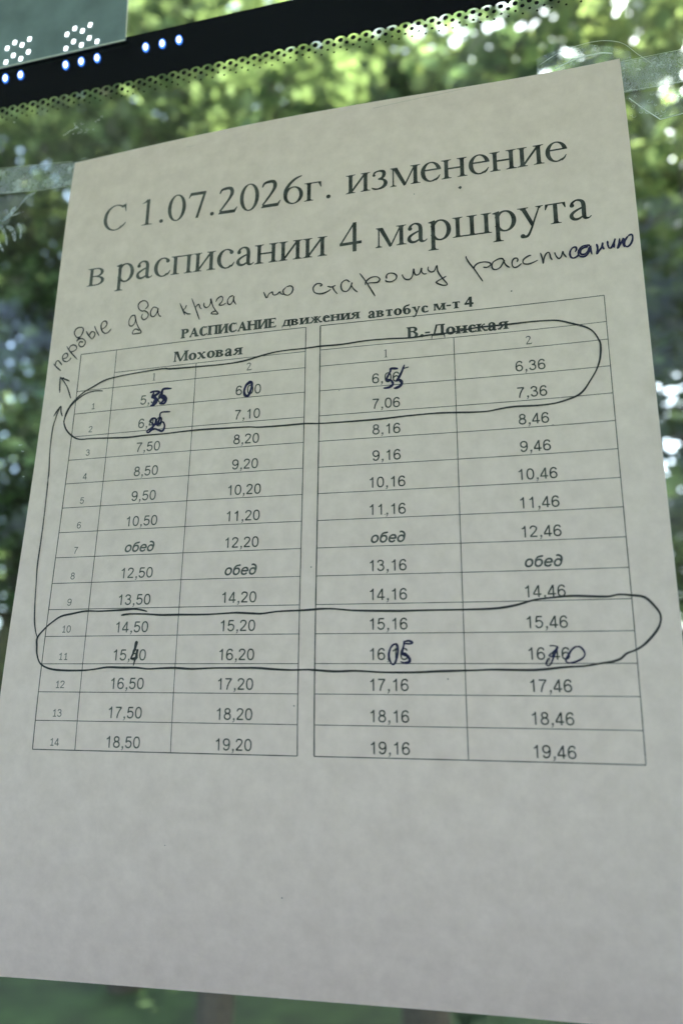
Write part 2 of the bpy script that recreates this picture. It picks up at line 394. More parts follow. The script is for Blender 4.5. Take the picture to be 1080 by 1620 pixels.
        if c == '1': return 500, [s.rect(262 - S/2, 0, 262 + S/2, 676), s.ser(262, 0, 1, S/2 + 95), ('p', [(262 - S/2, 600), (262 - S/2 + 10, 676), (262 + S/2, 676), (112, 590), (112, 572)])]
        if c == '7': return 500, [('p', [(75, 662), (450, 662), (450, 645), (425, 662 - S*1.0), (95, 662 - S*1.0), (50, 520), (28, 528)]), line(258, -8, 428, 640, h + 34)]
        if c == '2': return 500, [s.stroke([(45, 520, h), (85, 610, h + 22), (190, 668 - S*.35, h + 42), (300, 625, S), (335, 515, S*1.1), (275, 370, S*.75), (140, 175, h + 16), (60, 70, h + 10)]),
                ('p', [(30, 0), (420, 0), (478, 140), (455, 140), (400, 78), (75, 78), (30, 14)])]
        if c == '6': return 500, [s.arc(255, 205, 220, 219, 0, 360, S*1.05, h, 36), s.stroke([(72, 200, S), (85, 350, S*1.05), (170, 500, S*.85), (300, 610, h + 26), (440, 668, h - 6)])]
        if c == '4': return 500, [s.rect(325 - S/2, 0, 325 + S/2, 676), s.rect(12, 165, 475, 165 + S*.85), line(28, 200, 325 - S*.1, 665, h + 12)]
        print('NO GLYPH', c); return 500, []
class Sans:
    """plain even-stroked figures, height 1000"""
    def __init__(s, wt, base_one=False, slant=0): s.wt = wt; s.base = base_one; s.k = slant; s.cache = {}
    def glyph(s, c):
        if c not in s.cache:
            w_, o = s.make(c)
            if s.k: o = [(q[0],) + tuple([(x + s.k * y, y) for x, y in l] for l in q[1:]) for q in o]
            s.cache[c] = (w_, o)
        return s.cache[c]
    def make(s, c):
        W = s.wt
        st = lambda *p, wd=None, n=7: ('s',) + ribbon([(x, y, wd or W) for x, y in catmull(p, n)])
        ln = lambda x0, y0, x1, y1, wd=None: ('s',) + ribbon([(x0, y0, wd or W), (x1, y1, wd or W)])
        def ring(cx, cy, rx, ry, e=2.3):
            L, R = [], []
            for i in range(37):
                a = 2 * pi * i / 36; ca, sa = cos(a), sin(a); k = (abs(ca)**e + abs(sa)**e) ** (-1/e)
                L.append((cx + (rx + W/2) * k * ca, cy + (ry + W/2) * k * sa)); R.append((cx + (rx - W/2) * k * ca, cy + (ry - W/2) * k * sa))
            return ('s', L, R)
        A = 776
        six = [(620,760),(560,890),(440,945),(300,925),(185,820),(122,640),(108,440),(130,220),(230,90),(380,50),(530,90),(632,220),(632,380),(540,525),(400,580),(262,545),(155,440),(118,330)]
        if c == '0': return A, [ring(388, 500, 268, 448)]
        if c == '1':
            o = [ln(455, 0, 455, 1000), st((450, 935), (350, 820), (195, 735), wd=W*.92)]
            if s.base: o.append(ln(200, W/2, 690, W/2))
            return A, o
        if c == '2': return A, [st((118,720),(160,860),(270,935),(400,945),(540,895),(615,790),(600,660),(490,480),(300,280),(170,150),(105,50)), ln(85, W/2, 665, W/2)]
        if c == '3': return A, [st((120,755),(180,885),(300,942),(440,928),(560,850),(580,735),(530,615),(420,552),(300,545)), st((300,545),(460,530),(590,445),(635,305),(580,150),(450,62),(320,52),(190,110),(112,250))]
        if c == '4': return A, [ln(500, 0, 500, 995), ln(485, 960, 85, 290), ln(48, 245, 700, 245)]
        if c == '5': return A, [ln(195, 1000 - W/2, 630, 1000 - W/2), ln(215, 960, 140, 480), st((130,475),(220,565),(370,610),(525,570),(632,450),(632,300),(570,145),(440,60),(310,52),(185,110),(108,240))]
        if c == '6': return A, [st(*six)]
        if c == '9': return A, [st(*[(756 - x, 1000 - y) for x, y in six])]
        if c == '7': return A, [ln(85, 1000 - W/2, 670, 1000 - W/2), st((655, 930), (500, 720), (365, 450), (285, 200), (255, 0))]
        if c == '8': return A, [ring(388, 745, 218, 200, 2.05), ring(388, 290, 268, 240, 2.05)]
        if c == ',': return 388, [ln(135, W*.62, 135 + W*1.25, W*.62, W*1.25), st((135 + W*.95, W*.9), (120 + W*.85, -70), (115, -185), wd=W*.5)]
        if c == 'о': return 780, [ring(385, 350, 275, 305, 2.05)]
        if c == 'б': return 780, [ring(385, 330, 270, 285, 2.05), st((115, 340), (125, 600), (230, 800), (400, 870), (560, 890), (640, 950))]
        if c == 'е': return 780, [st((120, 370), (650, 370), (640, 500), (560, 615), (400, 655), (230, 600), (125, 450), (112, 300), (190, 120), (350, 45), (520, 70), (640, 190))]
        if c == 'д': return 780, [ring(375, 320, 265, 275, 2.05), st((640, 330), (645, 600), (560, 800), (430, 900), (280, 940), (150, 900))]
        return 300, []

def put_text(font, text, unit, path, width=None, align='l', name='text', material=None, parent=None, tilt=0):
    """unit = mm per 1000 glyph units; path = [(u, baseline v), ...] left to right"""
    adv = sum(font.glyph(c)[0] for c in text)
    if width is None: width = adv * unit / 1000
    sx = width / adv
    u0 = path[0][0] - (width / 2 if align == 'c' else 0)
    ink = Ink(); x = 0
    def base(u):
        if len(path) == 1: return path[0][1]
        for (a, va), (b, vb) in zip(path[:-1], path[1:]):
            if u <= b or (b, vb) == path[-1]: return va + (vb - va) * (u - a) / (b - a)
    for c in text:
        wd, pieces = font.glyph(c)
        for q in pieces:
            tr = lambda l: [(u0 + (x + px) * sx, base(u0 + (x + px) * sx) - py * unit / 1000) for px, py in l]
            if q[0] == 'p': ink.poly(tr(q[1]))
            else: ink.strip(tr(q[1]), tr(q[2]))
        x += wd
    return ink.build(name, material, parent)

# ------------------------------------------------------------------ the notice
notice = tag(empty('paper_notice', (0, 0, 0)), 'white paper sheet with printed bus timetable and pen corrections taped to the window', 'notice')
NU, NV = 60, 84
vs, fs = [], []
for j in range(NV + 1):
    for i in range(NU + 1):
        vs.append(P(SHEET_W * i / NU, SHEET_H * j / NV))
for j in range(NV):
    for i in range(NU):
        a = j * (NU + 1) + i; fs.append((a, a + 1, a + NU + 2, a + NU + 1))
sheet = mesh('sheet', vs, fs, M['paper'], notice, True)

REG = Serif(80, 30, 26)
BOLD = Serif(152, 78, 64, 1)
CAPS = Serif(195, 88, 72, 1)
SUB = Serif(78, 46, 40)
FIG = Sans(124)
FIG_SMALL = Sans(122, True)
BI = Sans(165, False, .2)

put_text(REG, 'С 1.07.2026г. изменение', 16.93, [(17, 36.9), (35, 37.4), (78, 39.0), (110, 39.1), (116, 38.5), (190, 37.4)], 173.6, 'l', 'printed_heading', M['toner'], notice)['label'] = 'large printed heading line С 1.07.2026г. изменение'
put_text(REG, 'в расписании 4 маршрута', 16.93, [(13, 60.2), (26, 60.4), (80, 61.7), (111, 62.0), (126, 61.6), (196, 60.8)], 183.5, 'l', 'printed_heading', M['toner'], notice)['label'] = 'large printed heading line в расписании 4 маршрута'
for tx, u0, u1, v in (('РАСПИСАНИЕ', 54.6, 90.6, 87.35), ('движения', 92.4, 120.1, 87.4), ('автобус', 122.8, 143.2, 87.7), ('м-т', 144.6, 153.6, 87.4), ('4', 154.8, 157.9, 87.4)):
    put_text(CAPS if tx.isupper() else BOLD, tx, 5.5, [(u0, v)], u1 - u0, 'l', 'printed_title_word', M['toner'], notice)['label'] = 'bold printed word ' + tx
put_text(BOLD, 'Моховая', 6.0, [(52.0, 96.25)], 26.5, 'l', 'printed_column_title', M['toner'], notice)['label'] = 'bold column title Моховая'
put_text(BOLD, 'В.-Донская', 6.1, [(135.8, 96.5)], 32.8, 'l', 'printed_column_title', M['toner'], notice)['label'] = 'bold column title В.-Донская crossed by the pen loop'

CX = [13.85, 28.75, 61.09, 101.15, 106.27, 151.0, 198.0]
VT, VH1, VH2, RH = 88.62, 97.65, 103.6, 8.909
VB = VH2 + 14 * RH
def rule(name, u0, v0, u1, v1, wd, lab=None):
    ink = Ink(); n = max(2, int(max(abs(u1 - u0), abs(v1 - v0)) / 3))
    pts = [(u0 + (u1 - u0) * i / n, v0 + (v1 - v0) * i / n, wd * (1 + .12 * sin(i * 1.7))) for i in range(n + 1)]
    L, R = ribbon(pts); ink.strip(L, R)
    return ink.build(name, M['toner_line'], notice)
HW, VW = .27, .30
for (a, b) in ((0, 3), (4, 6)):
    rule('table_line', CX[a], VT, CX[b], VT, HW)
    rule('table_line', CX[a + 1] if a == 0 else CX[a], VH1, CX[b], VH1, HW * .8)
    for r in range(15):
        rule('table_line', CX[a], VH2 + r * RH, CX[b], VH2 + r * RH, HW * (.85 if r < 14 else 1.1))
for i, c in enumerate(CX):
    rule('table_line', c, VH1 if i in (2, 5) else VT, c, VB, VW * (1.25 if i == 4 else 1.0 if i in (0, 3) else .8))
T1 = '5,30 6,40 7,50 8,50 9,50 10,50 обед 12,50 13,50 14,50 15,50 16,50 17,50 18,50'.split()
T2 = '6,00 7,10 8,20 9,20 10,20 11,20 12,20 обед 14,20 15,20 16,20 17,20 18,20 19,20'.split()
T3 = '6,06 7,06 8,16 9,16 10,16 11,16 обед 13,16 14,16 15,16 16,16 17,16 18,16 19,16'.split()
T4 = '6,36 7,36 8,46 9,46 10,46 11,46 12,46 обед 14,46 15,46 16,46 17,46 18,46 19,46'.split()
rnd = random.Random(4)
for col, (a, b) in zip((T1, T2, T3, T4), ((1, 2), (2, 3), (4, 5), (5, 6))):
    for r, tx in enumerate(col):
        v = VH2 + (r + 1) * RH - 1.05
        f = BI if tx == 'обед' else FIG
        o = put_text(f, tx, 3.5, [((CX[a] + CX[b]) / 2, v)], None, 'c', 'time_entry', M['toner_grey'] if tx == 'обед' else M['toner'], notice)
        o['label'] = 'printed entry ' + tx + ' in the timetable'
for r in range(14):
    put_text(FIG_SMALL, str(r + 1), 2.35, [(21.35, VH2 + (r + 1) * RH - 1.2)], None, 'c', 'row_number', M['toner_grey'], notice)
for (a, b), tx in zip(((1, 2), (2, 3), (4, 5), (5, 6)), '1212'):
    put_text(SUB, tx, 4.2, [((CX[a] + CX[b]) / 2, VH2 - 1.05)], None, 'c', 'column_number', M['toner_grey'], notice)
# stray specks of toner
for u, v, r in ((154.9, 42.2, .55), (104.6, 172, .2), (180.0, 130.2, .22), (170, 83.3, .25), (139.2, 42.3, .18), (100.0, 214.0, .2), (146, 206, .2), (113, 113, .15), (88, 112.5, .15), (128, 156, .15), (60, 255, .15), (96, 268, .2)):
    ink = Ink(); ink.poly([(u + r * (1 + .3 * sin(k * 2)) * cos(k * pi / 4), v + r * (1 + .25 * cos(k * 3)) * sin(k * pi / 4)) for k in range(8)])
    ink.build('toner_speck', M['toner_grey'], notice)

# handwriting, in millimetres on the sheet
INK = [
 ('handwritten_word:первые', 0.36, [[(2.47,91.15),(4.13,92.84),(6.00,94.42)],[(3.29,91.93),(3.44,90.48),(4.25,90.07),(5.22,90.92),(6.18,92.12)],[(6.28,89.53),(7.78,89.26),(8.22,88.17),(7.40,87.38),(6.28,87.93),(6.06,89.28),(6.84,90.51),(8.07,90.89),(9.19,90.34),(9.81,89.50)],[(7.29,84.52),(9.28,87.15),(12.53,90.51)],[(8.51,85.91),(8.85,84.71),(10.23,84.29),(11.52,85.14),(11.56,86.29),(10.36,86.96),(9.36,87.02)],[(12.88,81.18),(13.65,79.53),(13.60,77.86),(12.29,77.27),(10.70,77.65),(9.95,79.04),(10.45,80.40),(11.53,81.46),(12.75,81.30),(11.88,82.06),(11.41,82.92),(12.37,82.13),(14.11,82.35),(15.22,83.78),(14.62,85.26),(13.42,85.47),(12.49,84.44),(12.80,83.38),(14.25,83.66)],[(15.05,79.26),(16.36,81.27),(17.97,82.99)],[(16.54,81.20),(17.34,79.84),(18.61,80.19),(18.93,81.43),(18.05,82.87)],[(18.43,77.55),(19.34,79.51),(20.77,81.85)],[(21.60,79.40),(23.02,78.64),(23.69,77.35),(23.02,76.20),(21.85,76.32),(21.19,77.70),(21.74,79.83),(23.04,81.15),(24.43,81.02),(25.70,79.69)]]),
 ('handwritten_word:два', 0.34, [[(35.14,75.35),(33.69,75.69),(32.88,77.49),(33.18,79.25),(34.27,79.72),(35.33,78.64),(35.55,76.95),(35.15,75.44),(35.81,77.90),(36.84,80.29),(38.33,82.83),(36.62,83.05),(34.79,82.94),(35.21,81.51),(36.23,81.20),(37.54,82.09)],[(39.28,73.58),(40.34,72.25),(39.55,70.51),(37.88,69.94),(36.33,71.01),(36.48,72.85),(37.89,74.15),(39.07,74.19),(40.60,75.51),(40.40,77.08),(38.97,77.85),(37.97,76.61),(38.31,75.25)],[(44.34,73.92),(42.68,73.23),(41.63,74.69),(41.77,76.51),(42.98,77.12),(44.15,75.69),(44.54,73.95),(44.52,75.42),(45.21,76.99),(46.02,77.54)]]),
 ('handwritten_word:круга', 0.34, [[(53.23,73.15),(54.34,75.56),(55.51,78.25)],[(55.93,74.26),(55.55,75.34),(54.84,76.42),(56.43,77.82),(57.83,78.12)],[(57.90,71.95),(59.65,76.30),(61.40,80.88)],[(59.47,76.00),(60.13,74.97),(60.89,74.79),(61.29,75.97),(62.04,76.74)],[(62.84,74.28),(62.91,75.63),(63.78,76.42),(64.84,75.90),(65.43,74.58),(65.40,73.07),(66.20,75.81),(67.39,77.91),(68.44,79.44),(67.19,79.38),(65.82,79.09),(66.39,78.44),(67.79,78.30)],[(67.39,74.69),(67.98,73.43),(69.31,72.72),(70.05,73.50),(69.78,74.80),(68.76,75.99),(70.01,76.22),(71.44,75.58)],[(74.01,72.99),(72.74,73.37),(71.93,74.65),(72.16,76.06),(73.08,76.35),(74.00,75.21),(74.34,73.31),(74.25,74.96),(75.24,76.75)]]),
 ('handwritten_word:по', 0.34, [[(85.46,73.18),(86.58,75.63),(87.43,74.26),(88.61,73.60),(88.83,74.29),(89.26,74.89),(90.30,74.81),(91.42,73.97),(91.74,74.51),(92.47,75.04),(92.99,74.89)],[(93.75,72.37),(92.65,73.59),(93.15,75.13),(94.70,75.60),(95.96,74.57),(96.18,72.97),(95.24,72.13),(93.75,72.37)]]),
 ('handwritten_word:старому', 0.36, [[(105.99,73.71),(106.68,73.26),(105.97,72.62),(104.56,72.71),(103.57,73.93),(103.89,75.60),(105.36,76.48),(107.12,76.54),(108.86,75.96),(109.85,75.28)],[(108.59,74.04),(110.10,74.50),(111.59,73.99)],[(110.34,74.27),(111.10,75.97),(112.20,77.44)],[(116.53,73.44),(115.30,72.48),(113.82,73.21),(113.43,74.92),(114.07,76.45),(115.55,76.79),(116.78,75.35),(117.32,73.70),(117.08,74.74),(118.01,76.40),(119.23,77.62)],[(119.98,70.56),(121.93,73.59),(123.62,76.72),(125.29,79.83)],[(121.92,75.29),(122.22,73.90),(123.88,72.67),(125.83,72.60),(126.93,73.69),(126.05,74.75),(123.87,74.64),(122.41,74.72)],[(128.86,74.20),(129.28,74.83),(130.87,75.08),(132.31,74.36),(132.67,73.09),(131.63,72.06),(130.09,71.86),(129.21,72.65),(129.30,73.83)],[(134.63,72.81),(134.76,73.62),(135.65,74.78),(137.07,74.96),(138.04,73.76),(138.47,71.18),(138.59,72.52),(139.23,73.65),(140.42,73.27),(141.17,71.26),(141.10,72.57),(141.83,73.56),(142.77,73.57)],[(143.45,71.03),(143.28,72.17),(144.19,73.12),(145.37,72.85),(146.27,70.97),(146.53,73.26),(147.86,75.78),(149.51,78.32),(148.02,78.50),(145.96,77.36),(146.44,76.75),(147.86,76.04),(149.27,75.33)]]),
 ('handwritten_word:рассписанию', 0.37, [[(155.96,68.75),(156.08,69.61),(157.03,71.58),(158.47,73.84),(159.75,76.25),(161.10,78.75)],[(158.48,73.67),(158.66,72.83),(159.76,71.94),(161.60,71.67),(163.26,72.06),(163.92,72.84),(163.35,73.45),(162.43,73.78),(161.38,73.54)],[(168.06,71.99),(167.67,71.28),(166.47,71.22),(164.77,72.09),(164.20,73.39),(164.51,74.64),(165.55,74.95),(166.78,74.43),(167.74,73.01),(168.25,71.88),(168.26,72.84),(168.90,74.03),(169.90,74.85)],[(172.22,73.19),(172.56,72.38),(172.30,71.76),(171.40,71.80),(170.75,72.74),(170.69,74.10),(171.24,74.96),(172.28,74.90),(173.68,73.83)],[(176.86,71.31),(175.88,71.51),(174.49,72.41),(174.09,73.38),(174.55,74.13),(175.87,74.38),(177.36,74.01),(178.87,73.38)],[(179.75,70.85),(180.22,72.90),(180.40,74.89),(180.80,72.98),(181.47,71.55),(182.23,71.08),(182.63,71.72),(182.84,73.11),(183.31,74.03)],[(184.17,71.36),(184.28,71.95),(184.73,73.14),(185.41,73.82),(186.19,73.03),(186.67,71.40),(186.90,72.36),(187.73,73.77)]]),
 ('bold_handwritten_word:санию', 0.52, [[(190.42,72.23),(190.92,71.30),(190.68,70.51),(189.81,70.61),(189.03,71.61),(188.80,72.92),(189.16,73.99),(190.00,74.29),(191.04,73.78),(191.57,73.09)],[(195.11,70.63),(194.28,70.36),(192.84,70.53),(191.92,71.39),(191.41,72.49),(191.53,73.62),(192.29,74.22),(193.44,74.16),(194.50,73.16),(195.17,71.86),(195.13,70.71),(195.25,72.61),(195.44,73.92)],[(194.52,70.97),(193.22,71.10),(192.32,71.79),(191.97,72.75),(192.49,73.44),(193.50,73.33),(194.42,72.31),(194.84,71.20)],[(197.06,70.39),(197.29,71.94),(196.90,74.06),(197.79,72.77),(198.56,71.83),(198.97,70.21),(198.78,71.53),(199.20,72.77)],[(200.40,69.86),(200.42,71.48),(200.79,72.55),(201.47,72.33),(202.29,70.80),(202.73,69.47),(202.27,71.13),(202.15,72.65)],[(204.06,69.61),(203.78,71.41),(203.23,73.05),(204.18,71.65),(205.16,69.82),(204.95,71.29),(205.20,73.00)],[(206.59,69.25),(205.56,70.66),(205.32,72.19),(206.01,72.98),(207.02,72.34),(207.76,70.81),(207.87,69.43),(207.45,68.91),(206.59,69.25)]]),
 ('pen_arrow:short', 0.4, [[(5.90,96.85),(7.99,99.12),(9.82,101.86),(11.68,106.12)],[(6.06,96.92),(6.28,99.79),(6.66,103.37)],[(6.02,97.06),(7.20,97.62),(8.14,98.00),(10.36,99.10)],[(6.00,96.92),(7.38,97.86)],[(6.27,97.37),(7.77,97.39)]]),
 ('pen_arrow:long', 0.36, [[(5.40,112.62),(6.52,110.50),(7.91,108.82),(8.20,110.94),(9.05,112.96)],[(5.71,112.09),(6.78,110.25),(7.65,109.08)],[(7.83,108.81),(7.12,110.56),(6.35,113.54),(5.74,116.53),(5.62,119.27),(5.61,122.82),(5.84,127.45),(6.47,133.67),(6.60,137.40)],[(6.62,137.40),(6.80,141.56),(7.15,152.08),(7.24,160.65),(7.25,168.49),(7.82,175.11),(8.33,181.09),(9.07,186.97),(10.00,190.67),(11.06,193.04)]]),
 ('pen_loop:upper', 0.45, [[(24.8,104.5),(21.2,104.2),(17.4,105.0),(13.8,107.4),(11.7,109.7),(10.5,112.7),(10.0,115.2),(11.4,118.4),(14.2,121.1),(17.3,122.6),(22.1,122.7),(29.1,123.1),(36.6,123.5),(43.4,123.3),(51.9,123.3),(60.2,123.0),(66.6,123.0),(73.6,123.2),(81.6,123.4),(85.5,123.8),(93.3,123.9),(101.1,123.8),(106.1,124.1),(111.2,124.2),(119.1,124.2),(126.9,124.1),(134.6,123.7),(141.7,123.5),(146.3,123.5),(153.7,123.9),(155.7,124.0),(160.5,124.1),(164.4,123.6),(168.8,123.2),(175.0,123.4),(179.7,123.3),(183.0,122.8),(187.3,121.5),(189.7,119.8),(191.8,116.8),(193.9,113.4),(195.2,109.8),(195.7,105.6),(195.3,103.5),(193.9,100.6),(191.7,98.7),(188.0,97.1),(183.8,95.5),(179.5,95.0),(174.2,94.9),(168.2,95.0),(159.8,95.0),(155.7,95.3),(150.6,95.9),(143.9,96.0),(137.1,96.4),(129.8,96.0),(121.8,95.9),(113.7,96.4),(106.2,96.3),(101.0,96.5),(92.5,96.6),(86.8,97.3),(80.0,98.7),(75.3,99.2),(69.4,99.3),(60.4,99.1),(51.2,98.8),(48.1,98.4),(37.4,98.9),(29.2,99.6),(24.7,100.5),(20.4,102.5),(16.7,104.3),(13.7,106.8),(12.0,108.8),(10.5,111.8),(10.0,115.2)]]),
 ('pen_loop:lower', 0.5, [[(50.1,185.0),(48.1,184.5),(45.3,184.1),(41.9,184.3),(37.4,184.5),(32.7,184.6),(27.8,184.5),(22.9,185.3),(18.9,186.1),(15.7,188.1),(13.6,189.9),(11.1,193.0),(11.3,195.9),(11.8,198.7),(13.5,201.6),(17.2,203.2),(22.4,203.7),(28.7,203.7),(32.6,203.4),(37.6,202.7),(42.6,202.8),(47.6,202.8),(52.0,203.2),(56.3,203.0),(61.2,202.9),(67.0,203.2),(74.4,202.9),(80.6,202.9),(87.7,202.9),(93.8,203.3),(98.8,203.5),(103.8,203.4),(106.2,203.5),(112.6,203.9),(118.8,203.7),(126.9,204.1),(136.3,204.1),(143.2,203.8),(150.0,203.6),(153.9,203.5),(159.5,203.3),(170.6,203.4),(178.8,202.6),(184.2,202.3),(189.0,201.5),(191.6,201.1),(193.8,200.3),(195.4,198.9),(197.8,198.0),(200.3,196.4),(203.1,193.5),(204.6,191.1),(205.0,188.6),(204.0,186.4),(201.4,183.5),(197.8,182.8),(194.7,182.5),(192.0,183.0),(188.2,182.9),(182.3,182.6),(177.3,182.9),(171.7,183.5),(166.0,185.0),(160.3,185.8),(151.1,186.0),(141.3,186.0),(131.8,186.1),(122.2,185.9),(117.3,185.7),(112.4,185.2),(108.4,185.1),(105.4,185.3),(101.4,185.5),(94.3,185.7),(89.2,186.3),(86.1,186.2),(80.8,185.9),(77.7,186.0),(69.7,186.3),(61.0,186.2),(55.0,186.2),(49.4,185.8),(44.9,185.7),(42.6,185.8),(40.9,186.1)]]),
 ('pen_correction:35', 0.62, [[(43.89,107.21),(45.79,106.87),(47.65,107.39),(45.58,109.00),(46.99,110.11),(46.36,111.76),(44.44,112.37)],[(45.55,107.28),(44.88,109.09),(46.39,109.51),(45.29,111.97)],[(52.33,106.47),(49.05,106.40),(48.51,108.55),(47.78,109.76),(49.24,108.84),(50.43,110.19),(49.86,111.83),(47.84,111.80)],[(48.90,106.55),(48.32,108.90),(49.63,110.37),(48.64,111.61)]]),
 ('pen_correction:25', 0.5, [[(44.59,118.50),(45.57,117.16),(47.07,117.56),(46.62,119.89),(44.07,121.78),(44.66,122.35),(45.94,121.41),(47.28,121.27),(48.97,122.20)],[(45.13,118.44),(46.32,119.61),(45.89,120.88),(44.30,121.27)],[(52.45,115.26),(48.94,115.25),(48.55,117.17),(48.19,119.35),(49.88,118.87),(50.66,120.51),(49.95,122.28),(48.11,121.60)],[(47.23,117.58),(47.51,119.61),(48.74,119.40),(49.25,117.76),(48.53,116.90)]]),
 ('pen_correction:0', 0.66, [[(82.10,107.16),(80.58,107.64),(79.66,109.89),(80.04,111.74),(81.17,111.95),(82.10,109.86),(82.37,107.71),(81.58,107.01),(80.35,108.14)]]),
 ('pen_correction:55', 0.55, [[(132.69,106.96),(130.37,106.79),(130.12,107.72),(128.94,110.10),(129.16,110.66),(130.21,110.83),(130.89,111.76),(130.65,112.72),(129.48,113.36),(127.75,113.46)],[(130.12,107.72),(129.17,109.87)],[(130.43,111.10),(130.93,112.01),(130.18,113.05),(128.32,113.56)],[(136.15,106.73),(134.65,107.09)],[(134.79,105.78),(133.94,108.07),(132.75,110.44),(132.17,111.25),(133.21,110.97),(133.89,111.77),(133.53,112.97),(132.48,113.74),(131.21,113.76)],[(132.98,111.07),(133.65,112.00),(133.18,113.07),(131.56,113.84)]]),
 ('pen_correction:4', 0.42, [[(47.50,194.56),(47.02,194.93),(46.73,196.87),(46.10,198.90),(45.85,200.00),(47.26,199.79),(48.13,199.64)],[(47.67,194.62),(47.07,196.50),(46.50,198.16)],[(47.26,194.65),(46.81,197.06),(45.96,199.64)],[(47.83,196.97),(47.42,199.27),(46.77,202.21)],[(48.04,197.06),(47.74,199.46)]]),
 ('pen_correction:05', 0.42, [[(130.84,195.83),(129.78,196.37),(129.16,197.53),(128.80,199.24),(129.20,200.95),(129.98,201.88),(130.77,201.12),(131.41,198.91),(131.61,197.03),(131.28,196.04),(130.67,195.91)],[(131.01,196.09),(131.42,198.23)],[(130.31,196.08),(129.43,197.02)],[(133.48,194.95),(133.38,195.84),(133.00,197.55),(132.80,198.91),(133.59,198.66),(134.45,199.26),(135.12,200.44),(134.76,201.29),(133.72,201.54),(132.25,201.03)],[(133.56,195.16),(134.87,194.99),(135.90,195.51),(135.20,195.85),(133.55,195.79)],[(133.29,195.84),(132.89,198.74),(134.27,199.42),(134.94,200.61),(134.24,201.37)],[(134.76,200.95),(133.37,201.29)]]),
 ('pen_correction:7', 0.3, [[(174.90,196.65),(176.16,196.66),(177.19,197.10),(176.06,198.23),(174.64,199.40),(175.59,199.60),(176.62,198.43),(177.08,197.26)],[(177.19,197.06),(175.98,199.60),(175.09,201.55),(174.38,202.23),(173.73,201.74),(174.31,200.18)],[(176.88,197.45),(174.84,199.31)],[(177.03,197.46),(175.99,199.41)]]),
 ('pen_correction:0', 0.36, [[(182.25,197.00),(181.86,197.06),(180.66,197.97),(179.81,199.42),(179.16,200.59),(179.40,201.27),(180.43,201.46),(182.17,200.98),(183.74,200.12),(184.37,199.06),(184.07,197.99),(183.19,197.01),(182.25,197.00)],[(181.86,197.06),(180.96,197.77),(180.21,199.04),(179.55,200.40)]]),
]
Ink.lift = 0.12
for i, (nm, wd, strokes) in enumerate(INK):
    name, what = nm.split(':')
    ink = Ink(); rr = random.Random(i)
    for st in strokes:
        c = catmull(st, 4 if 'loop' in name else 5)
        n = len(c); ph = rr.random() * 6
        pts = [(x, y, wd * (1.27 if 'word' in name and 'bold' not in name else 1.35 if 'correction' in name else 1.15) * (1 + .16 * sin(k * .37 + ph) + .1 * rr.random()) * min(1, .55 + .25 * min(k, n - 1 - k))) for k, (x, y) in enumerate(c)]
        L, R = ribbon(pts); ink.strip(L, R)
    o = ink.build(name, M['pen_blue'] if 'correction' in name and what != '4' or 'bold' in name else M['pen_black'], notice)
    o['label'] = {'handwritten_word': 'word in black pen ' + what, 'bold_handwritten_word': 'letters gone over in dark blue pen ' + what, 'pen_arrow': what + ' pen arrow at the left margin',
                  'pen_loop': what + ' pen loop drawn round two table rows', 'pen_correction': 'dark pen figures ' + what + ' written over the print'}[name]
# ------------------------------------------------------------------ the bus the sheet hangs in
bus = tag(empty('bus', (0, 0, -2.0)), 'inside of a bus front with a large windscreen edged by black dotted frit', 'bus')
bus_off = Vector((0, 0, 2.0))
def bbox(name, x0, x1, y0, y1, z0, z1, material, bev=.004):
    b = MB(); b.box(x0, x1, y0, y1, z0 + 2, z1 + 2); return b.build(name, material, bus, bev)
def toBus(v): return (v[0], v[1], v[2] + 2.0)
# windscreen pane: follows its own slightly raked plane, 6 mm thick
U0, U1, V0, V1 = -900, 1200, -150, 1150
def glass_quad(u0, u1, v0, v1, off0, off1):
    vs = []
    for off in (off0, off1):
        for (u, v) in ((u0, v0), (u1, v0), (u1, v1), (u0, v1)): vs.append(toBus(GP(u, v, off)))
    return vs, [(0, 1, 2, 3), (7, 6, 5, 4), (0, 4, 5, 1), (1, 5, 6, 2), (2, 6, 7, 3), (3, 7, 4, 0)]
vs, fs = glass_quad(U0, U1, V0, V1, -.35, -5.35)
screen = mesh('windscreen', vs, fs, M['glass'], bus)
# black ceramic border printed on the inner face, with its scalloped lower edge
def frit_sheet(pts, off=-.28):
    return [toBus(GP(u, v, off)) for u, v in pts]
PER, ORG = 5.004, -38.19
edge = []
n0 = int((U0 - ORG) / PER) + 1; n1 = int((U1 - ORG) / PER) - 1
for k in range(n0, n1):
    c = ORG + k * PER
    for s_ in range(-5, 6):
        a = s_ / 5 * 66
        edge.append((c + 2.36 * sin(radians(a)) , -32.75 - 1.72 * cos(radians(a)) + (0 if abs(s_) < 5 else .25)))
    edge.append((c + PER / 2, -33.15))
vs, fs = [], []
for u, v in edge: vs += [(u, v), (u, -56)]
fs = [(2*i, 2*i + 2, 2*i + 3, 2*i + 1) for i in range(len(edge) - 1)]
mesh('frit_band', frit_sheet(vs), fs, M['frit'], screen)
b = MB()
dv, df = [], []
def dot(u, v, r, irr=0):
    b0 = len(dv)
    for k in range(12):
        a = k * pi / 6; dv.append((u + r * cos(a), v + r * sin(a)))
    df.append(tuple(range(b0, b0 + 12)))
for k in range(n0, n1):
    c = ORG + k * PER
    dot(c, -32.75, .98); dot(c + PER/2 , -31.12, .80); dot(c, -29.48, .50); dot(c + PER/2, -27.81, .42)
tag(mesh('frit_dots', frit_sheet(dv), df, M['frit'], screen), kind='stuff')
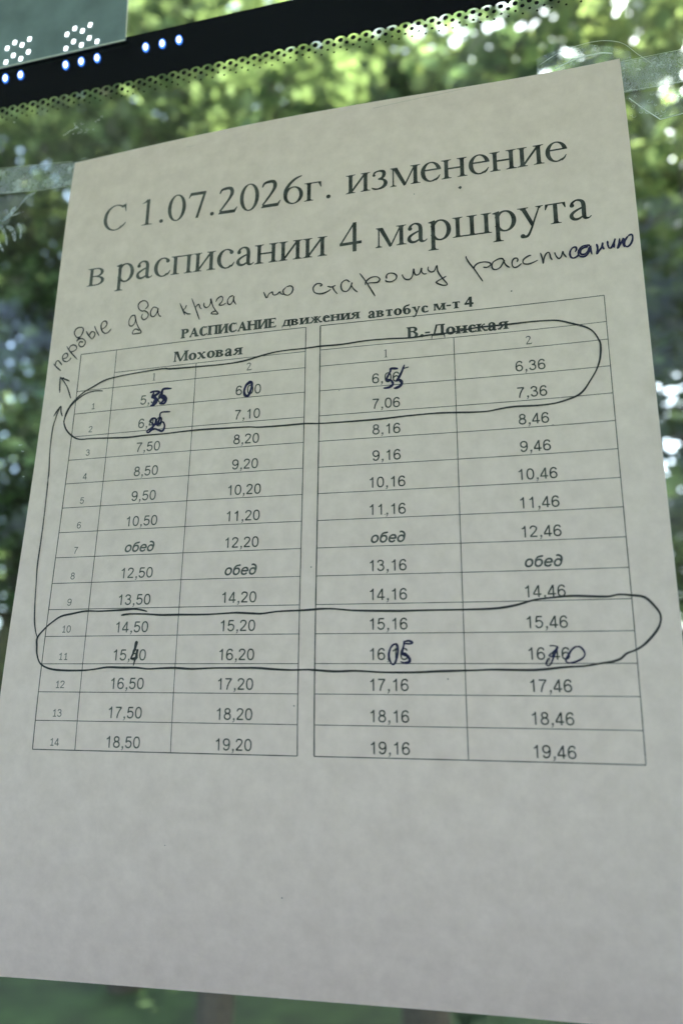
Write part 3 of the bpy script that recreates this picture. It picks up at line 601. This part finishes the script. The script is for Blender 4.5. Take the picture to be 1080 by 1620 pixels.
# side and lower borders of the windscreen
for nm, (a, b_, c, d_) in (('frit_border', (U0, U0 + 45, -33, V1 - 60)), ('frit_border', (U1 - 45, U1, -33, V1 - 60)), ('frit_border', (U0, U1, V1 - 58, V1))):
    mesh(nm, frit_sheet([(a, c), (b_, c), (b_, d_), (a, d_)]), [(0, 1, 2, 3)], M['frit'], screen)
# surround
def gbox(name, u0, u1, v0, v1, o0, o1, material, parent=None):
    vs, fs = glass_quad(u0, u1, v0, v1, o0, o1); return mesh(name, vs, fs, material, parent or bus)
gbox('windscreen_seal', U0 - 25, U1 + 25, V0 - 25, V0 - 1, 8, -12, M['rubber'])
gbox('windscreen_seal', U0 - 25, U1 + 25, V1 + 1, V1 + 25, 8, -12, M['rubber'])
gbox('windscreen_seal', U0 - 25, U0 - 1, V0, V1, 8, -12, M['rubber'])
gbox('windscreen_seal', U1 + 1, U1 + 25, V0, V1, 8, -12, M['rubber'])
gbox('front_pillar', U0 - 150, U0 - 26, V0 - 26, V1 + 26, 60, -20, M['grey'])
gbox('front_pillar', U1 + 26, U1 + 150, V0 - 26, V1 + 26, 60, -20, M['grey'])
gbox('front_header', U0 - 150, U1 + 150, V0 - 330, V0 - 26, 70, -20, M['body'])
gbox('front_panel', U0 - 150, U1 + 150, V1 + 26, V1 + 900, 40, -20, M['body'])
X0, X1 = -1.18, 1.28
bbox('dashboard', X0 + .05, X1 - .05, -.62, -.035, -.50, -.20, M['black'], .03)  # unseen; raised close under the sheet to darken its lower part
bbox('floor', X0, X1, -1.3, .03, -1.78, -1.72, M['grey'])
bbox('ceiling', X0, X1, -.60, -.03, .42, .48, M['headliner'])  # unseen dark strip, sized to keep sky reflections off the upper glass
# steering wheel
def torus(name, c, R_, r_, tilt, parent, material):
    vs, fs = [], []
    n, k = 40, 10
    rot = Matrix.Rotation(tilt, 3, 'X')
    for i in range(n):
        for j in range(k):
            a, b_ = 2*pi*i/n, 2*pi*j/k
            p = rot @ Vector(((R_ + r_*cos(b_))*cos(a), (R_ + r_*cos(b_))*sin(a), r_*sin(b_)))
            vs.append((c[0] + p.x, c[1] + p.y, c[2] + p.z + 2))
            fs.append((i*k + j, ((i+1) % n)*k + j, ((i+1) % n)*k + (j+1) % k, i*k + (j+1) % k))
    return mesh(name, vs, fs, material, parent, True)
torus('steering_wheel', (-.62, -.80, -.36), .23, .015, radians(-25), bus, M['black'])

# ------------------------------------------------------------------ lit display at the top of the windscreen
disp = tag(empty('led_display', (-.10, 0, .20)), 'grey lit display panel with white lamps above the black band at the top left', 'display')
dof = Vector((-.10, 0, .20))
def toD(v): return (v[0] - dof.x, v[1] - dof.y, v[2] - dof.z)
def dpoly(name, pts, off, material, thick=0):
    n = len(pts)
    vs = [toD(GP(u, v, off)) for u, v in pts]; fs = [tuple(range(n))]
    if thick:
        vs += [toD(GP(u, v, off - thick)) for u, v in pts]
        fs += [tuple(reversed(range(n, 2*n)))] + [(i, n + i, n + (i+1) % n, (i+1) % n) for i in range(n)]
    return mesh(name, vs, fs, material, disp)
dpoly('panel', [(-300, -53.6), (20, -53.6), (20, -125), (-300, -125)], 1.0, M['display'], .9)
dpoly('bright_edge', [(-300, -53.0), (20, -53.0), (20, -53.5), (-300, -53.5)], 1.2, M['edge'] if 'edge' in M else M['film_edge'], .3)
lamps = []
for g0 in (-37.6 - 88.8, -37.6 - 59.2, -37.6 - 29.6, -37.6, -37.6 + 29.6):
    for a, v in ((0, -55.5), (7.45, -55.5), (3.5, -58.1), (11, -58.1), (0, -62.5), (7.45, -62.5), (3.6, -64.6), (11, -64.6)):
        lamps.append((g0 + a, v))
lamps += [(6.85, -55.5)]
for u, v in lamps:
    if u > 12: continue
    r = 1.05
    dpoly('lamp', [(u - r*.9, v + r*.75), (u - r*.55, v - r*.95), (u + r*.9, v - r*.75), (u + r*.55, v + r*.95)], 1.35, M['led'], .3)
for g0 in (-38.0 - 74, -38.0 - 37, -38.0, -38.0 + 37 - 7.3, -38.0 + 67.2):  # lamp reflections on the glossy black band, made as glowing ovals
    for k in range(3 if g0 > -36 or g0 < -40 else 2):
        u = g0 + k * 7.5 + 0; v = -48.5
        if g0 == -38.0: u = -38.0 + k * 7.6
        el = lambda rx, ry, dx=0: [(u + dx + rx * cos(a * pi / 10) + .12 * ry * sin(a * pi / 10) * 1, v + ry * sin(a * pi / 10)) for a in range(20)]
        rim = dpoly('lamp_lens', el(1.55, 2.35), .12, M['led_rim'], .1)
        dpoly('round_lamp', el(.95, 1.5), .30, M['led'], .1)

# ------------------------------------------------------------------ clear tape at the two upper corners
def film_patch(name, outline_fn, nu, nv, material, parent, off, amp, seed):
    """outline_fn(s, t) -> (u, v) on the pane; a wrinkled film lying just on the glass"""
    rr = random.Random(seed); ph = [(rr.uniform(2, 26), rr.uniform(-14, 14), rr.random() * 6) for _ in range(9)]
    vs = []
    for j in range(nv + 1):
        for i in range(nu + 1):
            s_, t_ = i / nu, j / nv; u, v = outline_fn(s_, t_)
            h = sum(abs(sin(a * s_ + b_ * t_ + c)) ** 4 for a, b_, c in ph) / 9
            vs.append(tuple(GP(u, v, off + amp * h)))
    fs = [(j*(nu+1)+i, j*(nu+1)+i+1, (j+1)*(nu+1)+i+1, (j+1)*(nu+1)+i) for j in range(nv) for i in range(nu)]
    return mesh(name, vs, fs, material, parent, True)
def lerp(a, b_, t): return a + (b_ - a) * t
def tapeL(s_, t_):
    u = lerp(-62, 9, s_)
    top = lerp(-5.6, .2, s_) + .5 * sin(s_ * 9) * (1 - s_); bot = lerp(6.0, 11.2, s_) + .5 * sin(s_ * 5)
    return u, lerp(top, bot, t_)
t1 = tag(film_patch('clear_tape', tapeL, 90, 16, M['tape'], None, .05, .45, 3), 'strip of cloudy clear tape left of the sheet at its upper left corner', 'tape')
def tapeR(s_, t_):
    u = lerp(203, 262, s_)
    return u, lerp(.3 - 1.0 * s_, 11.9 + .4 * sin(s_ * 6), t_)
t2 = tag(film_patch('clear_tape', tapeR, 80, 16, M['tape_bubbly'], None, .05, .45, 8), 'bubbly clear tape strip right of the sheet at its upper right corner', 'tape')
def tapeT(s_, t_):    # older film above the corner, its upper rim bowed
    u = lerp(183, 214, s_); return u, lerp(-3.5 - 6.5 * sin(pi * min(1, s_ * .8 + .2)), 3.0, t_)
t3 = tag(film_patch('old_tape_film', tapeT, 40, 14, M['film'], None, .02, .35, 5), 'thin leftover tape film showing above the upper right corner of the sheet', 'tape film')
def edge_line(parent, pts, wd, off, name='film_edge'):
    c = [(x, y, wd) for x, y in catmull(pts, 6)]; L, R = ribbon(c)
    vs = []
    for a, d_ in zip(L, R): vs += [GP(a[0], a[1], off), GP(d_[0], d_[1], off)]
    fs = [(2*i, 2*i+1, 2*i+3, 2*i+2) for i in range(len(L) - 1)]
    return mesh(name, vs, fs, M['film_edge'], parent)
edge_line(t1, [(-62, -5.6), (-36.5, -3.8), (-18, -2.1), (-1, -.6)], .16, .6)
edge_line(t1, [(-62, 6), (-35.3, 7.9), (-17, 10.0), (-8, 10.2), (-1, 10.8)], .16, .6)
edge_line(t2, [(210, .3), (220, .05), (262, -.7)], .14, .6)
edge_line(t2, [(210, 11.9), (221, 12.1), (235, 11.9), (262, 11.8)], .14, .6)
edge_line(t3, [(184, -4.5), (192, -8.3), (203, -9.6), (211, -7.2), (216, -1.5), (220, 3)], .16, .6)
edge_line(t3, [(189, -1.8), (196, -4.0), (204, -4.6), (208, -3.6)], .5, .6)
# triangular flap of film below the right tape
def flap(s_, t_):
    a = (lerp(211, 221.0, s_), lerp(14.5, 24.8, s_)); b_ = (lerp(213, 262, s_), lerp(12.5, 20.0, s_)); return lerp(a[0], b_[0], t_), lerp(a[1], b_[1], t_)
t4 = tag(film_patch('film_flap', flap, 24, 24, M['film'], None, .03, .35, 12), 'pointed flap of clear film hanging under the right tape', 'tape film')
edge_line(t4, [(212, 14.8), (216, 19.5), (221.0, 24.8)], .34, .6)
edge_line(t4, [(221.0, 24.8), (226, 24.2), (240, 22.8), (262, 20)], .24, .6)
for cr in ([(124.8, 3.2), (138.7, 2.2), (150.1, 1.5), (158.2, .9)], [(51.2, 4.9), (53.1, 5.1), (54.7, 4.8)]):
    ink = Ink(); L, R = ribbon([(x, y, .13) for x, y in catmull(cr, 5)]); ink.strip(L, R); ink.build('crease', M['crease'], notice)
# crumple hanging under the left tape
def crump(s_, t_):
    return lerp(-50, -18, s_) + 4 * sin(t_ * 7 + s_ * 3) * (1 - s_), lerp(9 + s_ * 2, 30 - 16 * s_ + 3 * sin(s_ * 14), t_)
t5 = tag(film_patch('crumpled_film', crump, 40, 30, M['film'], None, .05, 1.4, 21), 'crumpled clear film hanging below the left tape', 'tape film')
def shard(parent, pts, wd, off=1.2):     # a bent sliver of film, pointed at both ends
    c = catmull(pts, 6); n = len(c); L, R = ribbon([(x, y, wd * (sin(pi * k / (n - 1)) ** .7 * (1 + .25 * sin(k * .7)) + .05)) for k, (x, y) in enumerate(c)])
    vs = []
    for k, (a, d_) in enumerate(zip(L, R)): vs += [GP(a[0], a[1], off + .3 * sin(k * .5)), GP(d_[0], d_[1], off - .4)]
    mesh('shard', vs, [(2*i, 2*i+1, 2*i+3, 2*i+2) for i in range(n - 1)], M['crumple'], parent)
for pts, wd in (([(-17, 11), (-22, 13.5), (-26, 18)], .5), ([(-32, 22), (-28.5, 19.5), (-26, 15.8)], 2.6), ([(-31, 20.5), (-28, 20), (-22, 19)], 1.1), ([(-30, 24), (-26.5, 27), (-25, 32)], 2.0),
                ([(-33, 23), (-30.5, 27), (-28.5, 33.5)], 1.5), ([(-35.5, 28), (-33, 31), (-30, 36)], 1.5), ([(-36, 22), (-34, 24.5), (-33.5, 27)], 1.2), ([(-24, 24), (-22.5, 27), (-22.6, 31)], 1.3)):
    shard(t5, pts, wd)
# scratches and dried drops on the pane
rr = random.Random(17)
SC = [(-4, -16, 3.5, -.4), (-7, -14.5, 3, -.5), (-2, -18.5, 2, 1.2), (32, .2, 3, .1), (28, .6, 2.4, .3), (-32, -26, 1, .5), (239, 90, 1.6, .1), (232, 98, 2, 0), (-16, 118.5, 1.6, -.1), (-14.5, 121, 1.2, 0), (-13, 131, .6, 0)]
for u, v, l, a in SC:
    o = edge_line(screen, [(u, v), (u + l * .5, v + l * .5 * sin(a) + .2), (u + l, v + l * sin(a))], .22, -.2, 'scratch')
    o.location = (0, 0, 2.0)
for k in range(34):
    u, v = (rr.uniform(212, 232), rr.uniform(13.5, 23)) if k < 20 else (rr.uniform(-3, 12), rr.uniform(-20, -14))
    r = rr.uniform(.25, .7)
    o = edge_line(screen, [(u + r * cos(a), v + r * .8 * sin(a)) for a in [i * .62 for i in range(rr.randint(5, 11))]], .11, -.2, 'dried_drop'); o.location = (0, 0, 2.0)

# ------------------------------------------------------------------ outside: ground, road, trees
GZ = -2.6
def flat(name, x0, x1, y0, y1, z, material):
    return tag(mesh(name, [(x0, y0, z), (x1, y0, z), (x1, y1, z), (x0, y1, z)], [(0, 1, 2, 3)], material), kind='structure')
flat('ground', -300, 300, -300, 300, GZ - .004, M['grass'])
flat('road', -300, 300, -6.5, 2.6, GZ, M['asphalt'])
flat('pavement', -300, 300, 2.9, 4.6, GZ + .10, M['kerb'])
b = MB(); b.box(-120, 120, 2.6, 2.9, GZ - .05, GZ + .13); tag(b.build('kerb', M['kerb'], None, .01), kind='structure')

def tube(vs, fs, pts, k=7):
    b0 = len(vs)
    for i, (p, r) in enumerate(pts):
        a = pts[max(0, i-1)][0]; c = pts[min(len(pts)-1, i+1)][0]
        d_ = (Vector(c) - Vector(a)).normalized(); x = d_.orthogonal().normalized(); y = d_.cross(x)
        for j in range(k):
            t_ = 2*pi*j/k; q = Vector(p) + (x*cos(t_) + y*sin(t_)) * r; vs.append(tuple(q))
    for i in range(len(pts) - 1):
        for j in range(k):
            fs.append((b0 + i*k + j, b0 + i*k + (j+1) % k, b0 + (i+1)*k + (j+1) % k, b0 + (i+1)*k + j))
def make_tree_meshes(seed, H, R_, low, nclump, per, leaf):
    rr = random.Random(seed); tv, tf = [], []
    top = H * .93
    spine = [((rr.gauss(0, .06) * i, rr.gauss(0, .06) * i, top * i / 8), .16 * (1 - i / 9) + .015) for i in range(9)]
    tube(tv, tf, spine, 10)
    ends = []
    for k in range(46):
        t_ = rr.uniform(low / H, .95); i = min(7, int(t_ * 8)); p0 = Vector(spine[i][0]).lerp(Vector(spine[i+1][0]), t_ * 8 - i)
        a = rr.random() * 2 * pi; prof = sin(pi * min(1, max(.05, (t_ * H - low * .7) / (H - low * .7)))) ** .6
        L = R_ * (.45 + .6 * prof) * rr.uniform(.7, 1.1)
        p1 = p0 + Vector((cos(a) * L * .5, sin(a) * L * .5, L * rr.uniform(.05, .3)))
        p2 = p0 + Vector((cos(a) * L, sin(a) * L, L * rr.uniform(-.12, .35)))
        r0 = .05 * (1.2 - t_)
        tube(tv, tf, [(tuple(p0), r0 + .012), (tuple(p1), r0 * .6 + .008), (tuple(p2), .006)], 5)
        ends.append((p0, p1, p2))
        for q in range(5):
            s_ = p0.lerp(p2, rr.uniform(.35, .95)); e_ = s_ + Vector((rr.gauss(0, .35), rr.gauss(0, .35), rr.gauss(.02, .25)))
            tube(tv, tf, [(tuple(s_), .010), (tuple(e_), .004)], 4); ends.append((s_, s_.lerp(e_, .5), e_))
    trunk = bpy.data.meshes.new('trunk'); trunk.from_pydata(tv, [], tf); trunk.materials.append(M['bark'])
    lv, lf = [], []
    for c in range(nclump):
        p0, p1, p2 = rr.choice(ends); ctr = p0.lerp(p2, rr.uniform(.3, 1.08)) + Vector((rr.gauss(0, .12), rr.gauss(0, .12), rr.gauss(0, .10)))
        rad = rr.uniform(.10, .30)
        for q in range(per):
            p = ctr + Vector((rr.gauss(0, rad), rr.gauss(0, rad), rr.gauss(0, rad * .6)))
            nrm = Vector((rr.gauss(0, .55), rr.gauss(0, .55), 1)).normalized(); x = nrm.orthogonal().normalized(); x = Quaternion(nrm, rr.random() * 6.28) @ x; y = nrm.cross(x)
            L = leaf * rr.uniform(.6, 1.3); W_ = L * .42
            b0 = len(lv)
            lv += [tuple(p - x * L * .5), tuple(p + y * W_ + nrm * W_ * .25), tuple(p + x * L * .55), tuple(p - y * W_ + nrm * W_ * .25)]
            lf += [(b0, b0+1, b0+2, b0+3)]
    crown = bpy.data.meshes.new('crown'); crown.from_pydata(lv, [], lf)
    return trunk, crown
VAR = [make_tree_meshes(1, 10.5, 2.4, 1.6, 1020, 13, .145), make_tree_meshes(2, 9.0, 2.1, 1.2, 1100, 13, .135), make_tree_meshes(3, 12.5, 2.8, 1.8, 1600, 12, .15)]
CR = {}
def crown_mesh(v, key):
    if (v, key) not in CR:
        me = VAR[v][1].copy(); me.materials.clear(); me.materials.append(M[key]); CR[(v, key)] = me
    return CR[(v, key)]
TREES = [  # x, y, variant, scale, turn, leaf, label
 (-6.6, 5.4, 0, 1.0, 0.3, 'leaf', 'broad green tree left of the sheet, nearest on the left'),
 (-3.4, 6.6, 2, .95, 1.4, 'leaf', 'tall green tree beyond the left edge of the sheet'),
 (-.6, 6.0, 1, 1.1, 2.6, 'leaf_dark', 'dark green tree behind the middle of the sheet'),
 (2.0, 5.6, 0, .98, 4.1, 'leaf_light', 'pale green tree behind the upper right corner of the sheet'),
 (4.9, 6.4, 2, .92, 5.2, 'leaf', 'tall tree right of the sheet behind the tape'),
 (8.2, 6.0, 1, 1.1, 0.9, 'leaf_light', 'light green tree farthest right in the row'),
 (-9.8, 7.4, 2, 1.0, 3.3, 'leaf_dark', 'dark tree at the far left of the row'),
 (-2.0, 8.3, 2, .95, 3.0, 'leaf', 'tall tree between the two rows above the sheet'),
 (-2.2, 5.7, 2, .86, 5.0, 'leaf', 'green tree close to the windscreen above the first words of the sheet'),
 (-5.2, 6.6, 0, .98, 1.9, 'leaf', 'green tree filling the view under the lit display'),
 (-5.2, 10.5, 2, .85, 2.2, 'leaf_dark', 'dark tree in the back row at left'),
 (-1.6, 11.5, 0, 1.25, 5.9, 'leaf', 'green tree in the back row behind the sheet'),
 (3.0, 11.0, 2, 1.05, 0.1, 'leaf_dark', 'dark tree in the back row at right'),
 (7.5, 11.8, 0, 1.2, 1.7, 'leaf', 'green tree in the back row far right'),
 (-9.5, -9.5, 2, 1.0, .5, 'leaf_dark', 'tree behind the photographer at far left'),  # unseen row behind, added to keep the sky's reflection off the glass
 (-5.0, -9.0, 2, .95, 2.5, 'leaf_dark', 'tree behind the photographer at left'),
 (-.8, -9.6, 0, 1.1, 4.5, 'leaf_dark', 'tree behind the photographer in the middle'),
 (3.6, -9.2, 1, 1.0, 1.5, 'leaf_dark', 'tree behind the photographer at right'),
 (8.0, -9.8, 0, .95, 3.5, 'leaf_dark', 'tree behind the photographer at far right'),
 (-10.5, 13, 0, .95, 4.4, 'leaf', 'green tree in the back row far left'),
 (5.4, 9.2, 1, 1.3, .4, 'leaf_dark', 'dark tree between the two rows at right'),
]
for x, y, v, s_, rz, key, lab in TREES:
    t_ = empty('linden_tree', (x, y, GZ)); t_.rotation_euler = (0, 0, rz); t_.scale = (s_,) * 3
    tag(t_, lab, 'tree', 'trees outside the windscreen')
    link(bpy.data.objects.new('trunk', VAR[v][0]), t_)
    link(bpy.data.objects.new('crown', crown_mesh(v, key)), t_)
# a clipped hedge closing the view behind the trunks
rr = random.Random(9); lv, lf = [], []
for k in range(26000):
    p = Vector((rr.uniform(-22, 20), 14.5 + rr.uniform(-.8, .8), GZ + 1.9 * rr.random() ** .8))
    nrm = Vector((rr.gauss(0, 1), rr.gauss(-.5, 1), rr.gauss(.5, 1))).normalized(); x = nrm.orthogonal().normalized(); y = nrm.cross(x); L = .13; b0 = len(lv)
    lv += [tuple(p - x*L), tuple(p + y*L*.6), tuple(p + x*L), tuple(p - y*L*.6)]; lf.append((b0, b0+1, b0+2, b0+3))
tag(mesh('hedge', lv, lf, M['leaf_dark']), 'long dark green hedge far behind the trees', 'hedge')
